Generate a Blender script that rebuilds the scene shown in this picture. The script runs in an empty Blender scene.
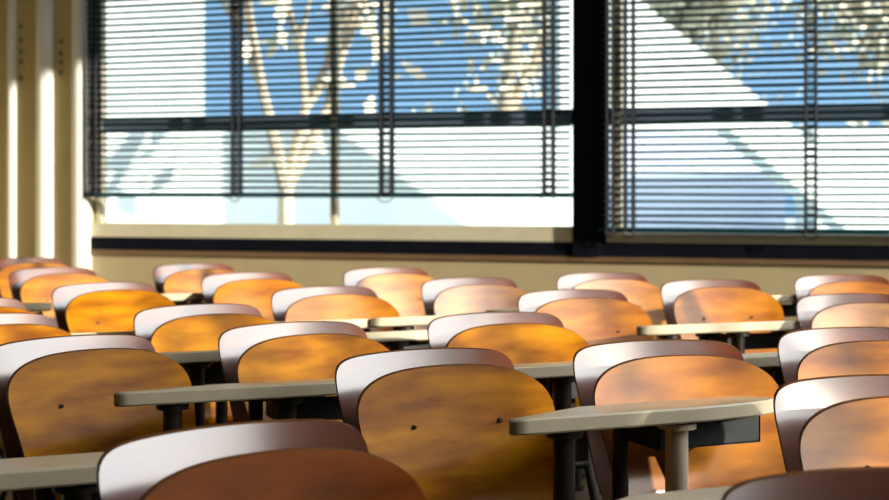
import bpy, bmesh, math, random
from mathutils import Vector, Matrix, noise
random.seed(7)
PI = math.pi
F = 1400.0            # focal length in pixels (889 px frame)
HY = 193.0            # horizon row
CAMZ = 1.16
scn = bpy.context.scene
COL = scn.collection

# ---------------------------------------------------------------- camera
cam_d = bpy.data.cameras.new('camera'); cam = bpy.data.objects.new('camera', cam_d); COL.objects.link(cam)
cam.location = (0, 0, CAMZ); cam.rotation_euler = (PI/2, 0, 0)
cam_d.sensor_width = 36; cam_d.lens = F/889*36
cam_d.shift_y = -(250-HY)/889
cam_d.dof.use_dof = True; cam_d.dof.focus_distance = 2.95; cam_d.dof.aperture_fstop = 4.4
cam_d.clip_end = 400
scn.camera = cam
scn.view_settings.view_transform = 'Standard'; scn.view_settings.look = 'None'
scn.view_settings.gamma = 1; scn.view_settings.use_curve_mapping = False
scn.view_settings.exposure = 0.5

# ---------------------------------------------------------------- world: bright hazy sky with soft clouds
W = bpy.data.worlds.new('sky'); scn.world = W; W.use_nodes = True
nt = W.node_tree; nt.nodes.clear()
wo = nt.nodes.new('ShaderNodeOutputWorld'); bg = nt.nodes.new('ShaderNodeBackground')
tc = nt.nodes.new('ShaderNodeTexCoord'); nz = nt.nodes.new('ShaderNodeTexNoise')
nz.inputs['Scale'].default_value = 5.5; nz.inputs['Detail'].default_value = 3
rp = nt.nodes.new('ShaderNodeValToRGB')
rp.color_ramp.elements[0].position = .44; rp.color_ramp.elements[0].color = (.34, .62, .95, 1)
rp.color_ramp.elements[1].position = .60; rp.color_ramp.elements[1].color = (1.0, .95, .92, 1)
nt.links.new(tc.outputs['Generated'], nz.inputs['Vector']); 
dt = nt.nodes.new('ShaderNodeVectorMath'); dt.operation = 'DOT_PRODUCT'; dt.inputs[1].default_value = (.72, -.60, .15)   # hazier and whiter around the sun
nt.links.new(tc.outputs['Generated'], dt.inputs[0])
ma = nt.nodes.new('ShaderNodeMath'); ma.operation = 'MULTIPLY_ADD'; ma.inputs[1].default_value = .26
nt.links.new(dt.outputs['Value'], ma.inputs[0]); nt.links.new(nz.outputs['Fac'], ma.inputs[2]); nt.links.new(ma.outputs[0], rp.inputs['Fac'])
nt.links.new(rp.outputs['Color'], bg.inputs['Color']); 
# bright bank of haze beside the low sun
d2 = nt.nodes.new('ShaderNodeVectorMath'); d2.operation = 'DOT_PRODUCT'; d2.inputs[1].default_value = (math.cos(math.radians(-6))*.85, math.sin(math.radians(-6))*.85, .53)
nt.links.new(tc.outputs['Generated'], d2.inputs[0])
mr = nt.nodes.new('ShaderNodeMapRange'); mr.interpolation_type = 'SMOOTHSTEP'
mr.inputs['From Min'].default_value = .80; mr.inputs['From Max'].default_value = 1.0; mr.inputs['To Min'].default_value = .85; mr.inputs['To Max'].default_value = 5.0
nt.links.new(d2.outputs['Value'], mr.inputs['Value']); nt.links.new(mr.outputs[0], bg.inputs['Strength'])
nt.links.new(bg.outputs[0], wo.inputs[0])

# ---------------------------------------------------------------- sun: low, through the right-hand windows
SUN_AZ = math.radians(-33); SUN_EL = math.radians(14)
sd = bpy.data.lights.new('sun', 'SUN'); sun = bpy.data.objects.new('sun', sd); COL.objects.link(sun)
sd.energy = 6.4; sd.color = (1.0, .89, .74); sd.angle = math.radians(.8)
to_sun = Vector((math.cos(SUN_AZ)*math.cos(SUN_EL), math.sin(SUN_AZ)*math.cos(SUN_EL), math.sin(SUN_EL)))
sun.rotation_euler = to_sun.to_track_quat('Z', 'Y').to_euler(); sun.location = (12, -6, 8)

# ---------------------------------------------------------------- helpers
def bsdf(name, col, rough=.5, **kw):
    m = bpy.data.materials.new(name); m.use_nodes = True
    b = m.node_tree.nodes['Principled BSDF']
    b.inputs['Base Color'].default_value = (*col, 1); b.inputs['Roughness'].default_value = rough
    for k, v in kw.items(): b.inputs[k.replace('_', ' ')].default_value = v
    return m
def mottled(name, c1, c2, scale=(1, 1, 1), ns=5., rough=.5, detail=5, bump=0, lo=.35, hi=.65, rand=0, **kw):
    m = bsdf(name, c1, rough, **kw); t = m.node_tree; b = t.nodes['Principled BSDF']
    tc = t.nodes.new('ShaderNodeTexCoord'); mp = t.nodes.new('ShaderNodeMapping'); mp.inputs['Scale'].default_value = scale
    n = t.nodes.new('ShaderNodeTexNoise'); n.inputs['Scale'].default_value = ns; n.inputs['Detail'].default_value = detail
    r = t.nodes.new('ShaderNodeValToRGB')
    r.color_ramp.elements[0].position = lo; r.color_ramp.elements[0].color = (*c1, 1)
    r.color_ramp.elements[1].position = hi; r.color_ramp.elements[1].color = (*c2, 1)
    t.links.new(tc.outputs['Object'], mp.inputs['Vector'])
    if rand:
        oi = t.nodes.new('ShaderNodeObjectInfo'); ad = t.nodes.new('ShaderNodeVectorMath'); ad.operation = 'MULTIPLY_ADD'
        t.links.new(oi.outputs['Random'], ad.inputs[0]); ad.inputs[1].default_value = (9, 9, 9)
        t.links.new(mp.outputs[0], ad.inputs[2]); t.links.new(ad.outputs[0], n.inputs['Vector'])
    else:
        t.links.new(mp.outputs[0], n.inputs['Vector'])
    t.links.new(n.outputs['Fac'], r.inputs['Fac']); t.links.new(r.outputs['Color'], b.inputs['Base Color'])
    if bump:
        bp = t.nodes.new('ShaderNodeBump'); bp.inputs['Strength'].default_value = bump; bp.inputs['Distance'].default_value = .002
        t.links.new(n.outputs['Fac'], bp.inputs['Height']); t.links.new(bp.outputs[0], b.inputs['Normal'])
    return m
M = {}
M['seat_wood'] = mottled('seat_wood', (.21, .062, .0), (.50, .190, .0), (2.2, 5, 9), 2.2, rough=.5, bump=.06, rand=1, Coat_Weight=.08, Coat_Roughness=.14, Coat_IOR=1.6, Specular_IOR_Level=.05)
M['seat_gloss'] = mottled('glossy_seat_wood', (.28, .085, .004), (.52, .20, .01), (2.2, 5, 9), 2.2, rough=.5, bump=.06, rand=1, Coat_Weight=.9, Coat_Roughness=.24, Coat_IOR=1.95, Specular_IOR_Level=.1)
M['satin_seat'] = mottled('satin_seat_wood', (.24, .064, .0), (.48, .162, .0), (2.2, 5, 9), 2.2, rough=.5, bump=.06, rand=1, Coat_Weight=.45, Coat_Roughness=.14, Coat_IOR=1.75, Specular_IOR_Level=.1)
M['dark_seat'] = mottled('dark_seat_wood', (.10, .022, .001), (.20, .048, .002), (2.2, 5, 9), 2.2, rough=.5, bump=.06, rand=1, Coat_Weight=.04, Coat_Roughness=.14, Specular_IOR_Level=.03)  # darker seat colour, set on the first chair only
M['back_wood'] = mottled('back_wood', (.085, .012, .001), (.15, .026, .002), (2.0, 5, 11), 2.2, rough=.5, bump=.05, rand=1, Coat_Weight=1.0, Coat_Roughness=.18, Coat_IOR=2.1, Specular_IOR_Level=.2)
M['ply_edge'] = mottled('ply_edge', (.20, .075, .014), (.09, .028, .008), (1, 40, 1), 8, rough=.45)
M['desk_top'] = mottled('desk_top', (.52, .45, .31), (.60, .52, .37), (1, 1, 1), 9, rough=.28)
M['desk_edge'] = mottled('desk_edge', (.52, .45, .31), (.58, .51, .36), (1, 1, 1), 9, rough=.4)
M['tray'] = mottled('tray_steel', (.015, .02, .022), (.022, .028, .03), ns=20, rough=.5)
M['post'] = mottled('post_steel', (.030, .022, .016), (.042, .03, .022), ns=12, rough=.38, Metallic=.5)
M['bright_post'] = mottled('sunlit_steel', (.68, .58, .40), (.74, .64, .46), ns=12, rough=.35, Metallic=.3)
M['frame_steel'] = mottled('frame_steel', (.012, .012, .012), (.02, .02, .018), ns=15, rough=.5)
M['screw'] = bsdf('screw_steel', (.05, .04, .03), .4, Metallic=.8)
M['wall'] = mottled('wall_paint', (.44, .35, .20), (.48, .38, .22), ns=3, rough=.75)
M['plaster'] = mottled('room_plaster', (.44, .37, .26), (.48, .41, .29), ns=3, rough=.85)
M['olive'] = mottled('olive_cream_panel', (.50, .40, .17), (.55, .44, .20), ns=3, rough=.6)
M['sunlit_trim'] = mottled('sunlit_trim_paint', (.80, .78, .70), (.84, .82, .74), ns=4, rough=.4)  # white holds the sunlight striking the uprights
M['cream'] = mottled('cream_window_frame', (.60, .54, .38), (.66, .60, .44), ns=6, rough=.5)
M['black'] = mottled('black_window_frame', (.003, .004, .009), (.005, .006, .012), ns=6, rough=.8, Specular_IOR_Level=.1)
M['navy'] = mottled('dark_navy_rail', (.15, .20, .28), (.18, .24, .32), ns=6, rough=.5)
M['slat'] = mottled('dark_blind_slat', (.004, .035, .045), (.006, .045, .055), ns=6, rough=.7, Specular_IOR_Level=.15)
M['cord'] = bsdf('blind_cord', (.010, .012, .02), .8)
M['ink'] = bsdf('dark_lettering', (.03, .03, .012), .7)
M['floor'] = mottled('vinyl_floor', (.10, .07, .045), (.14, .10, .065), ns=4, rough=.5)
M['brown_trim'] = mottled('brown_wood_trim', (.16, .09, .045), (.2, .12, .06), (1, 1, 8), 4, rough=.5)
M['ground'] = mottled('pale_paving', (.52, .58, .60), (.60, .66, .68), ns=.6, rough=.9)
M['white_render'] = mottled('white_render', (.62, .72, .72), (.70, .79, .79), ns=.8, rough=.9)
M['pale_render'] = mottled('pale_blue_render', (.50, .60, .76), (.58, .68, .82), ns=.8, rough=.9)
M['bark'] = mottled('pale_bark', (.62, .55, .42), (.45, .38, .28), ns=4, rough=.9)
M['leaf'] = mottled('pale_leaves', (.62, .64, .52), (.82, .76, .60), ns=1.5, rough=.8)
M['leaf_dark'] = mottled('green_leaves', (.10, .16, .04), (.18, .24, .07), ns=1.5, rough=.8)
g = bpy.data.materials.new('window_glass'); g.use_nodes = True; t = g.node_tree; t.nodes.clear()
o_ = t.nodes.new('ShaderNodeOutputMaterial'); tr = t.nodes.new('ShaderNodeBsdfTransparent'); gl = t.nodes.new('ShaderNodeBsdfGlossy')
mx = t.nodes.new('ShaderNodeMixShader'); fr = t.nodes.new('ShaderNodeFresnel'); fr.inputs[0].default_value = 1.2
tr.inputs[0].default_value = (.95, .98, .98, 1); gl.inputs['Roughness'].default_value = .02
t.links.new(fr.outputs[0], mx.inputs[0]); t.links.new(tr.outputs[0], mx.inputs[1]); t.links.new(gl.outputs[0], mx.inputs[2]); t.links.new(mx.outputs[0], o_.inputs[0])
M['glass'] = g

def box(bm, c, s, mi=0, mat=None, bev=0):
    g = bmesh.ops.create_cube(bm, size=1)
    vs = g['verts']
    bmesh.ops.scale(bm, vec=s, verts=vs)
    if bev:
        es = list({e for v in vs for e in v.link_edges})
        r = bmesh.ops.bevel(bm, geom=es, offset=bev, segments=2, affect='EDGES', profile=.6)
        vs = list({v for f in r['faces'] for v in f.verts} | {v for v in vs if v.is_valid})
        vs = [v for v in vs if v.is_valid]
    if mat is not None: bmesh.ops.transform(bm, matrix=mat, verts=vs)
    bmesh.ops.translate(bm, vec=c, verts=vs)
    for v in vs:
        for f in v.link_faces: f.material_index = mi
    return vs
def tube(bm, p0, p1, r0, r1=None, seg=12, mi=0):
    r1 = r0 if r1 is None else r1
    p0 = Vector(p0); p1 = Vector(p1); d = p1-p0
    m = Matrix.Translation((p0+p1)/2) @ d.to_track_quat('Z', 'Y').to_matrix().to_4x4()
    r = bmesh.ops.create_cone(bm, cap_ends=True, segments=seg, radius1=r0, radius2=r1, depth=d.length, matrix=m)
    for v in r['verts']:
        for f in v.link_faces: f.material_index = mi
def path_tube(bm, pts, r, seg=10):
    for a, b in zip(pts, pts[1:]): tube(bm, a, b, r, seg=seg)
    for p in pts[1:-1]: bmesh.ops.create_uvsphere(bm, u_segments=seg, v_segments=6, radius=r, matrix=Matrix.Translation(p))
def obj(name, bm, mats, parent=None, smooth=False, angle=35):
    me = bpy.data.meshes.new(name)
    bmesh.ops.recalc_face_normals(bm, faces=bm.faces[:])
    bm.to_mesh(me); bm.free()
    for m in (mats if isinstance(mats, (list, tuple)) else [mats]): me.materials.append(M[m])
    if smooth:
        me.polygons.foreach_set('use_smooth', [True]*len(me.polygons))
        me.set_sharp_from_angle(angle=math.radians(angle))
    o = bpy.data.objects.new(name, me); COL.objects.link(o)
    if parent: o.parent = parent
    return o
def tag(o, label=None, cat=None, group=None, kind=None):
    if label: o['label'] = label
    if cat: o['category'] = cat
    if group: o['group'] = group
    if kind: o['kind'] = kind
    return o
def empty(name, loc, rz=0):
    o = bpy.data.objects.new(name, None); COL.objects.link(o); o.location = loc; o.rotation_euler = (0, 0, rz); o.empty_display_size = .1
    return o
def copy_tree(o, parent=None):
    c = o.copy(); COL.objects.link(c); c.parent = parent
    for ch in [x for x in bpy.data.objects if x.parent == o]: copy_tree(ch, c)
    return c

# ---------------------------------------------------------------- the room frame: u runs right along the window wall, v comes in from it
PX, PY = -2.56, 10.1
UX = Vector((.951, -.309, 0)).normalized(); NV = Vector((UX.y, -UX.x, 0)); 
ROT = math.atan2(UX.y, UX.x)
ROOM = Matrix.Translation((PX, PY, 0)) @ Matrix.Rotation(ROT, 4, 'Z')      # room (u, -v, z) -> world
def R(u, v, z): return ROOM @ Vector((u, -v, z))
def upx(x):
    k = (x-444)/F
    return (PY*k - PX)/(UX.x - UX.y*k)
def zpy(y, u): return CAMZ - (y-HY)/F*(PY + UX.y*u)
def room_obj(name, bm, mats, parent=None, kind='structure', smooth=False):
    # local mesh written in room coordinates (u, -v, z)
    o = obj(name, bm, mats, parent, smooth)
    if parent is None:
        o.matrix_world = ROOM
        if kind: o['kind'] = kind
    return o
def rbox(bm, u0, u1, v0, v1, z0, z1, mi=0, bev=0):
    box(bm, ((u0+u1)/2, -(v0+v1)/2, (z0+z1)/2), (abs(u1-u0), abs(v1-v0), abs(z1-z0)), mi, bev=bev)

UL, UR, VB, ZC = -1.6, 7.3, 12.6, 4.3
def one(name, *b, m='wall', **k):
    bm = bmesh.new(); rbox(bm, *b); return room_obj(name, bm, m, **k)
one('floor', UL-.2, UR+.2, -.2, VB+.2, -.1, 0, m='floor')
one('ceiling', UL-.2, UR+.2, -.2, VB+.2, ZC, ZC+.15, m='plaster')
one('wall_left', UL-.2, UL, 0, VB, 0, ZC, m='plaster')
one('wall_behind', UL-.2, UR+.2, VB, VB+.2, 0, ZC, m='plaster')

u92, u573, u600 = upx(91), upx(573), upx(600)
ZB0, ZB1 = .755, .845       # black sill band
ZTOP = 2.75
# window wall with its two openings
bm = bmesh.new()
rbox(bm, UL, u92, -.16, 0, 0, ZC)
rbox(bm, u92, UR, -.16, 0, 0, ZB0)
rbox(bm, u92, UR, -.16, 0, ZTOP, ZC)
room_obj('wall_back', bm, 'wall')
one('trim_1', u92, UR-.01, 0, .018, ZB0-.035, ZB0-.003, m='brown_trim')

def window(n, ua, ub, stiles, zs):
    f = bmesh.new()
    rbox(f, ua, ub, -.12, .014, ZB0, ZB1)                    # black sill band
    rbox(f, ua, ub, -.12, .03, ZTOP-.07, ZTOP)
    o = room_obj('window_%d' % n, f, 'black')
    s = bmesh.new()
    rbox(s, ua, ub, -.10, .01, ZB1, zs)                     # cream bottom rail
    room_obj('window_sill', s, 'cream', o)
    c = bmesh.new()
    for a in stiles: rbox(c, a-.022, a+.022, -.10, -.03, zs, ZTOP-.07)
    room_obj('window_stile', c, 'cream', o)
    r = bmesh.new()
    rbox(r, ua, ub, -.12, -.045, 1.60, 1.705)
    room_obj('window_rail', r, 'navy', o)
    p = bmesh.new(); rbox(p, ua, ub, -.075, -.069, zs, ZTOP-.07)
    room_obj('window_pane', p, 'glass', o)
    return o
w1 = window(1, u92, u573, [upx(331), upx(96)], .945)
w2 = window(2, u600, UR, [upx(616), upx(1010)], .905)
bm = bmesh.new(); rbox(bm, u573, u600, -.14, .03, ZB0, ZTOP)
rbox(bm, upx(600), upx(606), -.10, .02, ZB1, ZTOP)
room_obj('trim_2', bm, 'black')

def blind(label, ua, ub, zb, cords, pull):
    root = empty('venetian_blind', R((ua+ub)/2, .075, zb)); root.rotation_euler = (0, 0, ROT)
    L = ub-ua; zt = ZTOP+.05
    tag(root, label, 'blind')
    bm = bmesh.new(); box(bm, (0, 0, zt-zb), (L, .05, .05), bev=.004); obj('headrail', bm, 'slat', root)
    bm = bmesh.new(); box(bm, (0, 0, .012), (L+.02, .04, .034), bev=.004); obj('bottom_rail', bm, 'slat', root)
    n = int((zt-zb-.03)/.0445)
    sl = bmesh.new()
    for i in range(1, n+1):
        z = .012 + i*.0445; tl = math.radians(21) + random.uniform(-.03, .03); sag = random.uniform(-.004, .004)
        segs = 24; rows = []
        for k in range(segs+1):
            x = -L/2 + L*k/segs; w = sag*math.sin(PI*2*k/segs*1.5+i)
            rows.append([sl.verts.new((x, yy, z + w - yy*math.tan(tl) + .0022*(1-(yy/.019)**2) + dz)) for yy in (-.019, 0, .019) for dz in (0, .004)])
        for a, b in zip(rows, rows[1:]):
            for q in (0, 2):
                sl.faces.new((a[q], b[q], b[q+2], a[q+2])); sl.faces.new((a[q+1], a[q+3], b[q+3], b[q+1]))
            sl.faces.new((a[0], a[1], b[1], b[0])); sl.faces.new((a[4], b[4], b[5], a[5]))
        for a in (rows[0], rows[-1]):
            sl.faces.new((a[0], a[2], a[3], a[1])); sl.faces.new((a[2], a[4], a[5], a[3]))
    o = obj('slats', sl, 'slat', root); o['kind'] = 'stuff'
    for (uc, wd) in cords:
        c = bmesh.new(); x = uc-(ua+ub)/2
        for sx in (-1, 1):
            for yy in (-.024, .024):
                tube(c, (x+sx*wd/2, yy, 0), (x+sx*wd/2, yy, zt-zb-.02), .010, seg=6)
        z = .03
        while z < zt-zb-.03 and wd > .052:
            box(c, (x, -.023, z), (wd, .004, .009)); z += .0445
        # loop and tassel where the cord meets the rail
        pts = [Vector((x+wd*.9*math.sin(a)*.8, -.03, -.004+.03*math.cos(a))) for a in [2*PI*i/10 for i in range(11)]]
        path_tube(c, pts, .004, 6)
        obj('ladder_cord', c, 'cord', root)
    return root
blind('wide dark venetian blind hanging raised a little above the sill of the left window', upx(92), upx(572.5), 1.135,
      [(upx(99), .055), (upx(241), .05), (upx(390), .075), (upx(551), .06)], True)
blind('dark venetian blind lowered to the sill of the right-hand window', upx(602), UR-.05, .915,
      [(upx(612), .035), (upx(631), .05), (upx(811), .06), (upx(990), .06)], False)

# cream panelling left of the window: sun painted as white uprights, shade as olive
bm = bmesh.new()
for a, b in ((-60, 12), (20, 42), (56, 78)):
    rbox(bm, upx(a)+.004, upx(b)-.004, 0, .05, 0, ZC-.01)
rbox(bm, UL+.01, upx(-62), 0, .05, 0, ZC-.01)
room_obj('trim_3', bm, 'olive')
def upright(n, xa, xb):
    bm = bmesh.new(); a, b = upx(xa), upx(xb); r = (b-a)/2; c = (a+b)/2; pts = []
    K = 10
    prof = [(c-r*math.cos(PI*k/K), .05+r*math.sin(PI*k/K)) for k in range(K+1)]
    lo = [bm.verts.new((x, -y, 0)) for x, y in prof]; hi = [bm.verts.new((x, -y, ZC-.01)) for x, y in prof]
    lo0 = [bm.verts.new((c+r, 0, 0)), bm.verts.new((c-r, 0, 0))]; hi0 = [bm.verts.new((c+r, 0, ZC-.01)), bm.verts.new((c-r, 0, ZC-.01))]
    lo += lo0; hi += hi0; n_ = len(lo)
    for i in range(n_): bm.faces.new((lo[i], lo[(i+1) % n_], hi[(i+1) % n_], hi[i]))
    bm.faces.new(lo); bm.faces.new(hi[::-1])
    room_obj('trim_%d' % n, bm, 'sunlit_trim', smooth=True)
upright(4, 11.5, 20.5); upright(5, 41, 57); upright(6, 76.5, 91)

# lettering down the panels: small dark characters, one below the other
def glyph(bm, x, z, s, rnd, v):
    for i in range(rnd.randint(2, 3)): rbox(bm, x-s*.5, x+s*.5, v, v+.002, z+s*(-.4+.4*i)-s*.06, z+s*(-.4+.4*i)+s*.06)
    for i in range(rnd.randint(1, 2)):
        xx = x+rnd.uniform(-.35, .35)*s; rbox(bm, xx-s*.07, xx+s*.07, v, v+.002, z-s*.5, z+s*.5)
def sign(xc, ys, s, label):
    rnd = random.Random(int(xc)); u = upx(xc); zc = [zpy(y, u) for y in ys]
    bm = bmesh.new(); rbox(bm, u-s*.75, u+s*.75, 0, .0015, min(zc)-s, max(zc)+s)
    root = empty('wall_sign', R(u, .0505, min(zc)-s)); root.rotation_euler = (0, 0, ROT)
    base = bmesh.new(); box(base, (0, -.001, (max(zc)-min(zc))/2+s), (s*1.5, .002, max(zc)-min(zc)+2*s)); obj('plate', base, 'olive', root)
    bm.free()
    for z in zc:
        bm = bmesh.new()
        zz = z-min(zc)+s
        for i in range(3): box(bm, (0, -.0028, zz+s*(-.38+.38*i)), (s*rnd.uniform(.6, 1), .0015, s*.14))
        for i in range(2): box(bm, (rnd.uniform(-.3, .3)*s, -.0028, zz), (s*.16, .0015, s*rnd.uniform(.7, 1)))
        box(bm, (0, -.0028, zz), (s*.16, .0015, s*.9)); obj('character', bm, 'ink', root)
    tag(root, label, 'sign')
sign(24.6, [27, 41, 52, 62, 79], .036, 'taller column of dark characters on the cream panel nearest the left edge')
sign(64.5, [42, 54, 63, 73], .036, 'shorter column of dark characters on the cream panel beside the left window')

# right-hand wall of the room: big windows the sun comes through
PIERS = [(7.7, VB), (0, .3)]
bm = bmesh.new()
ZS, ZH = .95, 4.05
rbox(bm, UR, UR+.2, -.16, VB, 0, ZS); rbox(bm, UR, UR+.2, -.16, VB, ZH, ZC)
for a, b in PIERS: rbox(bm, UR, UR+.2, a, b, ZS, ZH)
room_obj('wall_right', bm, 'plaster')
spans = [(.3, 7.7)]
for i, (a, b) in enumerate(spans):
    f = bmesh.new()
    rbox(f, UR+.04, UR+.12, a, b, ZS, ZS+.05); rbox(f, UR+.04, UR+.12, a, b, ZH-.05, ZH)
    for v in (a+.025, b-.025) if a > 1 else (a+.025, 3.9, b-.025): rbox(f, UR+.04, UR+.12, v-.025, v+.025, ZS, ZH)
    o = room_obj('window_%d' % (3+i), f, 'cream')
    p = bmesh.new(); rbox(p, UR+.075, UR+.081, a, b, ZS, ZH); room_obj('window_pane', p, 'glass', o)

# ---------------------------------------------------------------- outdoors
bm = bmesh.new(); box(bm, (0, 0, -.35), (160, 160, .1)); o = obj('ground', bm, 'ground'); o['kind'] = 'structure'
def P(x, y, d):                     # the point d metres out along the view line through (x, y)
    return Vector(((x-444)/F*d, d, CAMZ-(y-HY)/F*d))
FN = Vector((.30, -.954, 0)).normalized()      # the outdoor walls face the camera and the sun
def slab(name, pts, d, th, mat, label, cat, extra=None, **k):
    # upright slab parallel to the window wall, outline given by view rays meeting its plane
    c0 = P(444, 193, d)
    out = []
    for x, y in pts:
        r = P(x, y, 1)-Vector((0, 0, CAMZ)); t_ = (c0-Vector((0, 0, CAMZ))).dot(FN)/r.dot(FN)
        out.append(Vector((0, 0, CAMZ))+r*t_)
    bm = bmesh.new(); bk = -FN*th
    a = [bm.verts.new(p) for p in out]; b = [bm.verts.new(p+bk) for p in out]; n_ = len(a)
    bm.faces.new(a); bm.faces.new(b[::-1])
    for i in range(n_): bm.faces.new((a[i], a[(i+1) % n_], b[(i+1) % n_], b[i]))
    o = obj(name, bm, mat); tag(o, label, cat); return o
def gy(d): return 193 + (CAMZ+.3)/d*F
slab('white_building', [(60, gy(26)), (60, -160), (204, -160), (204, gy(26))], 26, 6, 'white_render', 'tall white building outside beyond the left end of the left window', 'building')
slab('garden_wall', [(40, gy(19)), (40, 127), (590, 122), (590, gy(19))], 19, .4, 'white_render', 'long low white wall outside behind the left window', 'garden wall')
slab('sunbeam_slab', [(560, 128), (560, -60), (592, -40), (640, 0), (795, 128), (980, 282), (980, 345), (858, 240), (727, 128)], 15, .35, 'white_render', 'slanting white painted parapet outside running down to the right', 'sunbeam')  # white slab added in place of a diagonal band of sunlight
slab('annex_building', [(596, gy(19.5)), (596, 118), (785, 118), (785, gy(19.5))], 19.5, 1.5, 'pale_render', 'pale blue low building outside behind the slanting white parapet', 'building')
slab('white_shed', [(818, gy(17)), (812, 128), (1010, 128), (1010, gy(17))], 17, .5, 'white_render', 'bright white low wall outside behind the far right of the right window', 'wall')
def tree(base, h, seed, label, leafmat, leaves, spread=1.0, lsize=.22, crown=None, bark='bark'):
    rnd = random.Random(seed)
    root = empty('tree', base); tag(root, label, 'tree')
    bm = bmesh.new(); tips = []
    def grow(p, d, L, r, lv):
        q = p + d*L; tube(bm, p, q, r, r*.68, seg=7)
        if lv == 0: tips.append(q); return
        for i in range(3 if lv > 1 else 2):
            nd = (d + Vector((rnd.uniform(-1, 1), rnd.uniform(-1, 1), rnd.uniform(-.15, .8)))*.62*spread).normalized()
            tips.append(q); grow(q, nd, L*rnd.uniform(.62, .82), r*.64, lv-1)
    grow(Vector((0, 0, 0)), Vector((0, 0, 1)), h*.36, h*.030, 4)
    obj('trunk', bm, bark, root, smooth=True)
    lf = bmesh.new()
    for i in range(leaves):
        c = rnd.choice(tips) + Vector((rnd.gauss(0, .3), rnd.gauss(0, .3), rnd.gauss(0, .3)))*h*.28
        a = Vector((rnd.gauss(0, 1), rnd.gauss(0, 1), rnd.gauss(0, 1))).normalized(); b = a.orthogonal().normalized(); s = lsize*rnd.uniform(.5, 1.2)
        vs = [lf.verts.new(c+a*s), lf.verts.new(c+b*s*.5+a*s*.1), lf.verts.new(c-a*s), lf.verts.new(c-b*s*.5)]
        lf.faces.new(vs)
    o = obj('foliage', lf, leafmat, root)
    return root
def ground_at(x, d): p = P(x, 193, d); return (p.x, p.y, -.3)
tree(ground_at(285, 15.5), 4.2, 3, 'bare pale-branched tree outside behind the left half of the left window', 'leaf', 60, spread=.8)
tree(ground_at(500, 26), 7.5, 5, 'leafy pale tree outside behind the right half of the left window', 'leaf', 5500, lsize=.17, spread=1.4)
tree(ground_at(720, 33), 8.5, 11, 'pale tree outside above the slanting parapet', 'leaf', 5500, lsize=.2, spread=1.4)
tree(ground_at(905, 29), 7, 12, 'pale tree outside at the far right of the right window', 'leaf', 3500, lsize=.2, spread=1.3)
def added_shade_tree():  # unseen tree, added and shaped to keep sun off the nearest chairs
    rnd = random.Random(4)
    root = empty('tree', R(12.3, 8.9, -.3)); root.rotation_euler = (0, 0, ROT)
    tag(root, 'unseen green tree added outside the side windows to shade the near chairs', 'tree')
    bm = bmesh.new(); tube(bm, (0, 0, 0), (0, 0, 2.7), .10, .07, seg=10)
    for k in range(14):
        tube(bm, (0, 0, 2.1+.04*k), (rnd.uniform(-.5, .5), rnd.uniform(-1, 1.6), rnd.uniform(2.7, 3.4)), .035, .01, seg=6)
    obj('trunk', bm, 'bark', root, smooth=True)
    lf = bmesh.new()
    def leaf(c, s):
        a = Vector((rnd.gauss(0, 1), rnd.gauss(0, 1), rnd.gauss(0, 1))).normalized(); b = a.orthogonal().normalized()
        lf.faces.new([lf.verts.new(c+a*s), lf.verts.new(c+b*s*.45), lf.verts.new(c-a*s), lf.verts.new(c-b*s*.45)])
    n = 0
    while n < 2300:                      # dense heart of the crown
        p = Vector([rnd.uniform(-1, 1) for _ in range(3)])
        if p.length > 1: continue
        leaf(Vector((p.x*.55, -.15+p.y*1.25, 3.05+p.z*.46)), rnd.uniform(.08, .15)); n += 1
    for q in range(210):                 # loose sprays towards the window end of the room
        leaf(Vector((rnd.uniform(-.5, .5), rnd.uniform(.9, 3.6), rnd.uniform(2.5, 3.4))), rnd.uniform(.06, .13))
    obj('foliage', lf, 'leaf_dark', root)
added_shade_tree()

# ---------------------------------------------------------------- chairs
def shell(bm, W0, W1, z0, z1, n, arch, conc, yfun, th, N=28, Kz=20, nb=None):
    """curved plywood shell: half width W0 at the bottom, W1 at the top; rounded outline; concave to the front (-y)."""
    fr = {}; bk = {}
    H = (z1-z0)/2
    for i in range(N+1):
        for k in range(Kz+1):
            s = -1+2*i/N; t = -1+2*k/Kz
            s = math.sin(s*PI/2)*.35+s*.65; t = math.sin(t*PI/2)*.35+t*.65
            nn = n if t > 0 else (nb or n)
            m = max(abs(s), abs(t)); q = (abs(s)**nn+abs(t)**nn)**(1/nn)
            if q > 1e-6: s, t = s*m/q, t*m/q
            hw = W0+(W1-W0)*(t+1)/2
            x = s*hw; z = z0+H+H*t - arch*(s*s)*max(0, t)**1.5
            y = yfun((t+1)/2) - conc*(x/max(W0, W1))**2
            # local tilt for thickness direction
            fr[i, k] = bm.verts.new((x, y, z)); bk[i, k] = bm.verts.new((x*1.0, y+th, z+th*.25))
    for i in range(N):
        for k in range(Kz):
            f = bm.faces.new((fr[i, k], fr[i+1, k], fr[i+1, k+1], fr[i, k+1])); f.material_index = 0
            f = bm.faces.new((bk[i, k], bk[i, k+1], bk[i+1, k+1], bk[i+1, k])); f.material_index = 0
    rim = [(i, 0) for i in range(N)]+[(N, k) for k in range(Kz)]+[(N-i, Kz) for i in range(N)]+[(0, Kz-k) for k in range(Kz)]
    L = len(rim)
    for j in range(L):
        a, b = rim[j], rim[(j+1) % L]
        f = bm.faces.new((fr[a], bk[a], bk[b], fr[b])); f.material_index = 1
LEAN = math.tan(math.radians(18))
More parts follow.
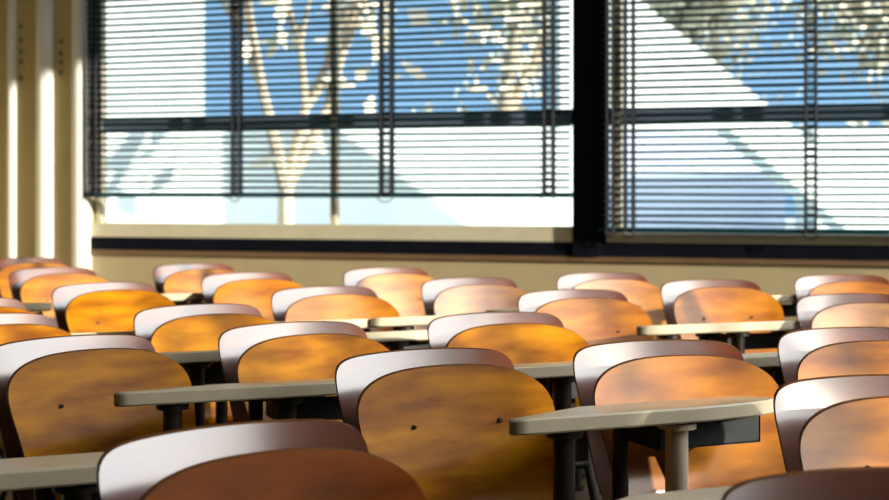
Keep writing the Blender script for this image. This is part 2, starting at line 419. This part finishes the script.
def make_chair():
    root = empty('folding_seat_chair', (0, 0, 0))
    bm = bmesh.new()
    shell(bm, .19, .232, .40, .80, 9, .010, .040, lambda t: -(.80-(.40+.40*t))*LEAN, .010, nb=5)
    obj('backrest', bm, ['back_wood', 'ply_edge'], root, smooth=True)
    seat_y = lambda t: -.135-.33*(1-t)*math.tan(math.radians(24)) + (.06*((.14-t)/.14)**2 if t < .14 else 0)
    bm = bmesh.new()
    shell(bm, .205, .254, .44, .778, 3.9, .020, .036, seat_y, .010, nb=5)
    seat = obj('seat', bm, ['seat_wood', 'ply_edge'], root, smooth=True)
    for x in (-.105, .105):
        bm = bmesh.new(); tube(bm, (x, seat_y(.65)-.0120, .66), (x, seat_y(.65)-.0040, .66), .0045, seg=10)
        obj('screw', bm, 'screw', root)
    # steel frame: two uprights behind the backrest, splayed feet, hinge bar
    for sx in (-1, 1):
        bm = bmesh.new()
        path_tube(bm, [Vector((sx*.15, -.008, .66)), Vector((sx*.15, -.105, .38)), Vector((sx*.16, -.12, .30)), Vector((sx*.19, .10, .014))], .011)
        obj('rear_leg', bm, 'frame_steel', root, smooth=True)
        bm = bmesh.new()
        path_tube(bm, [Vector((sx*.155, -.098, .33)), Vector((sx*.165, -.29, .385)), Vector((sx*.19, -.40, .014))], .011)
        obj('front_leg', bm, 'frame_steel', root, smooth=True)
        bm = bmesh.new(); box(bm, (sx*.168, -.262, .43), (.006, .06, .10), bev=.002)
        obj('hinge_bracket', bm, 'frame_steel', root)
    bm = bmesh.new(); tube(bm, (-.17, -.29, .385), (.17, -.29, .385), .011)
    obj('crossbar', bm, 'frame_steel', root, smooth=True)
    return root
proto = make_chair()
used = [False]
def chair(x, w, y, label, dz=0, rot=26, raw=None):
    """x: centre of the backrest in the photo; y: its top edge row -> distance from the real height"""
    d = .36*F/(y-HY) + dz
    loc = ((x-444)/F*d, d, 0)
    o = proto if not used[0] else copy_tree(proto); used[0] = True
    o.location = loc; o.rotation_euler = (0, 0, math.radians(rot-math.degrees(math.atan2(x-444, F))))
    tag(o, label, 'chair', 'folding-seat classroom chairs')
    return o
CH = [  # centre x, top y, rotation, label
 (226, 426, 26, 'dark red-brown plywood chair in the very front, left of centre, its top edge highlighted'),
 (418, 350, 26, 'large central plywood chair, olive-brown seat lit yellow low on the right'),
 (651, 341, 26, 'plywood chair right of centre behind the nearest desk, seat striped with sunlight'),
 (873, 376, 26, 'plywood chair cut by the right edge, pale backrest with an orange side edge'),
 (875, 470, 24, 'dark plywood chair at the bottom right corner of which only the top shows'),
 (65, 337, 26, 'large olive-brown plywood chair cut by the left edge, behind the bottom left desk'),
 (287, 323, 26, 'plywood chair with blotchy orange seat behind the left desk with dark posts'),
 (490, 313, 26, 'plywood chair directly behind the large central chair, orange seat and half white backrest'),
 (193, 305, 26, 'plywood chair with glowing yellow seat and white backrest, left of centre in the third row'),
 (-22, 315, 26, 'orange chair at the left edge just above the big olive-brown chair'),
 (-42, 299, 26, 'dark orange chair only just showing at the left edge under the topmost chairs'),
 (320, 287, 26, 'plywood chair with deep orange seat and pale left corner below the left window'),
 (465, 278, 26, 'small pale chair with a white streaked seat, left of the dark window column'),
 (568, 290, 26, 'plywood chair with golden seat and wide white backrest just below the dark window column'),
 (598, 273, 26, 'pinkish pale chair in the back row right of the dark window column'),
 (706, 280, 26, 'plywood chair with lavender to orange seat rising behind the small right desk'),
 (838, 275, 26, 'brown-topped chair in the back row near the right edge'),
 (850, 294, 26, 'brilliant white sunlit chair at the right edge in the middle rows'),
 (850, 328, 26, 'grey-pink plywood chair at the right edge with a greyish lavender seat'),
 (382, 268, 26, 'rosy pale chair alone against the beige wall under the left window'),
 (243, 273, 26, 'chair with golden seat and pink backrest in the second row from the window'),
 (190, 264, 26, 'dusty pink chair in the rearmost row under the left end of the left window'),
 (100, 283, 26, 'chair with reddish-orange seat and pale backrest, below the white uprights'),
 (49, 268, 26, 'pale peach chair near the left edge with a white left corner'),
 (22, 258, 26, 'faint pink chair furthest back at the left edge'),
]
GLOSSY = (12, 14, 17, 19, 21, 23, 24)       # seats with a thicker, shinier lacquer
placed = [chair(x, 0, y, lab, rot=r) for x, y, r, lab in CH]
for i, o in enumerate(placed):
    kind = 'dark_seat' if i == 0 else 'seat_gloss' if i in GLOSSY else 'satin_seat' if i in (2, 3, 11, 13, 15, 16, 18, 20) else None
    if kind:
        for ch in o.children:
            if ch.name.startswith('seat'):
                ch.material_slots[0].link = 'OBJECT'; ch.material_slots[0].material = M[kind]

# ---------------------------------------------------------------- desks
DT, DW, DD = .72, .70, .27
SLOPE = math.tan(math.radians(6))        # the top slopes down towards the sitter
def make_desk():
    root = empty('writing_desk', (0, 0, 0))      # origin: floor under the left front corner; +x right, +y away from the viewer
    # outline of the top, counter-clockwise, with big radius at the right front
    def arc(cx, cy, r, a0, a1, n=8): return [(cx+r*math.cos(math.radians(a0+(a1-a0)*i/n)), cy+r*math.sin(math.radians(a0+(a1-a0)*i/n))) for i in range(n+1)]
    out = arc(.03, .03, .03, 180, 270) + [(.36, 0)] + [(DW-.34+.34*math.cos(a), .15+.15*math.sin(a)) for a in [math.radians(275+85*i/12) for i in range(13)]] + arc(DW-.04, DD-.04, .04, 0, 90) + arc(.30, DD-.04, .04, 90, 135)
    bm = bmesh.new(); th = .032
    lv = []
    for ins, z in ((.004, DT-th), (0, DT-th+.004), (0, DT-.004), (.004, DT)):
        cx, cy = DW/2, DD/2
        lv.append([bm.verts.new((x+(cx-x)*ins*4, y+(cy-y)*ins*6, z-y*SLOPE)) for x, y in out])
    for a, b in zip(lv, lv[1:]):
        for i in range(len(out)):
            f = bm.faces.new((a[i], a[(i+1) % len(out)], b[(i+1) % len(out)], b[i])); f.material_index = 1
    f = bm.faces.new(lv[-1]); f.material_index = 0
    f = bm.faces.new(lv[0][::-1]); f.material_index = 1
    obj('desk_top', bm, ['desk_top', 'desk_edge'], root, smooth=True)
    # book tray under the right half
    bm = bmesh.new(); z0, z1 = DT-th-.075, DT-th
    z1 -= .02; box(bm, (.53, .19, z0), (.26, .13, .004)); box(bm, (.53, .127, (z0+z1)/2), (.26, .004, z1-z0)); box(bm, (.402, .19, (z0+z1)/2), (.004, .13, z1-z0)); box(bm, (.658, .19, (z0+z1)/2), (.004, .13, z1-z0))
    obj('book_tray', bm, 'tray', root)
    for i, (x, y, r, m) in enumerate(((.135, .055, .022, 'post'), (.40, .055, .024, 'post'), (.52, .245, .018, 'post'), (.37, .235, .018, 'post'))):
        bm = bmesh.new()
        top = DT-th-y*SLOPE
        tube(bm, (x, y, .02), (x, y, top-.008), r, seg=20); tube(bm, (x, y, top-.012), (x, y, top), r*1.7, seg=20)
        tube(bm, (x, y, 0), (x, y, .02), r*1.4, seg=20)
        o = obj('leg', bm, m, root, smooth=True)
    return root
dproto = make_desk(); dused = [False]
def desk(x, y, label, rot=23, dx=0, d=None):
    """x, y: the left front corner of the top in the photo"""
    d = d or (CAMZ-DT)*F/(y-HY)
    o = dproto if not dused[0] else copy_tree(dproto); dused[0] = True
    o.location = ((x-444)/F*d+dx, d, 0); o.rotation_euler = (0, 0, math.radians(rot))
    tag(o, label, 'desk', 'beige writing desks')
    return o
desk(515, 420, 'nearest fully visible beige desk, right of centre, on one dark and one bright metal post')
desk(115, 393, 'beige desk at left on two dark posts in front of the big olive-brown chair', rot=21)
desk(-190, 486, 'beige desk cut off at the bottom left corner, its top catching light')
desk(541, 532, 'beige desk at the bottom right of which only a thin back strip shows', rot=22)
desk(373, 318, 'thin beige desk in the middle rows in front of the small pale streaked chair')
desk(640, 326, 'beige desk on a dark post in front of the lavender to orange chair', rot=19)
desk(428, 372, 'beige desk strip showing between the central chair and the sun-striped chair')
desk(52, 358, 'desk strip under the glowing yellow seat, left of the blotchy orange chair')
desk(281, 336, 'short desk strip between the blotchy orange seat and the half white backrest')
desk(668, 361, 'pale desk strip at right between the sun-striped seat and the grey-pink chair')
desk(197, 325, 'sliver of desk between the glowing yellow seat and the deep orange seat')
desk(-25, 337, 'sliver of desk below the reddish-orange seat at left')
desk(-130, 307, 'grey desk sliver below the pale peach chair at left')
desk(700, 298, 'grey desk sliver just left of the brown-topped chair in the back row')
desk(488, 310, 'grey desk sliver below the pinkish chair in the back row')
desk(88, 296, 'grey desk sliver below the dusty pink chair in the rearmost row')

# one light metal leg of the nearest desk, its sunlit brightness painted in
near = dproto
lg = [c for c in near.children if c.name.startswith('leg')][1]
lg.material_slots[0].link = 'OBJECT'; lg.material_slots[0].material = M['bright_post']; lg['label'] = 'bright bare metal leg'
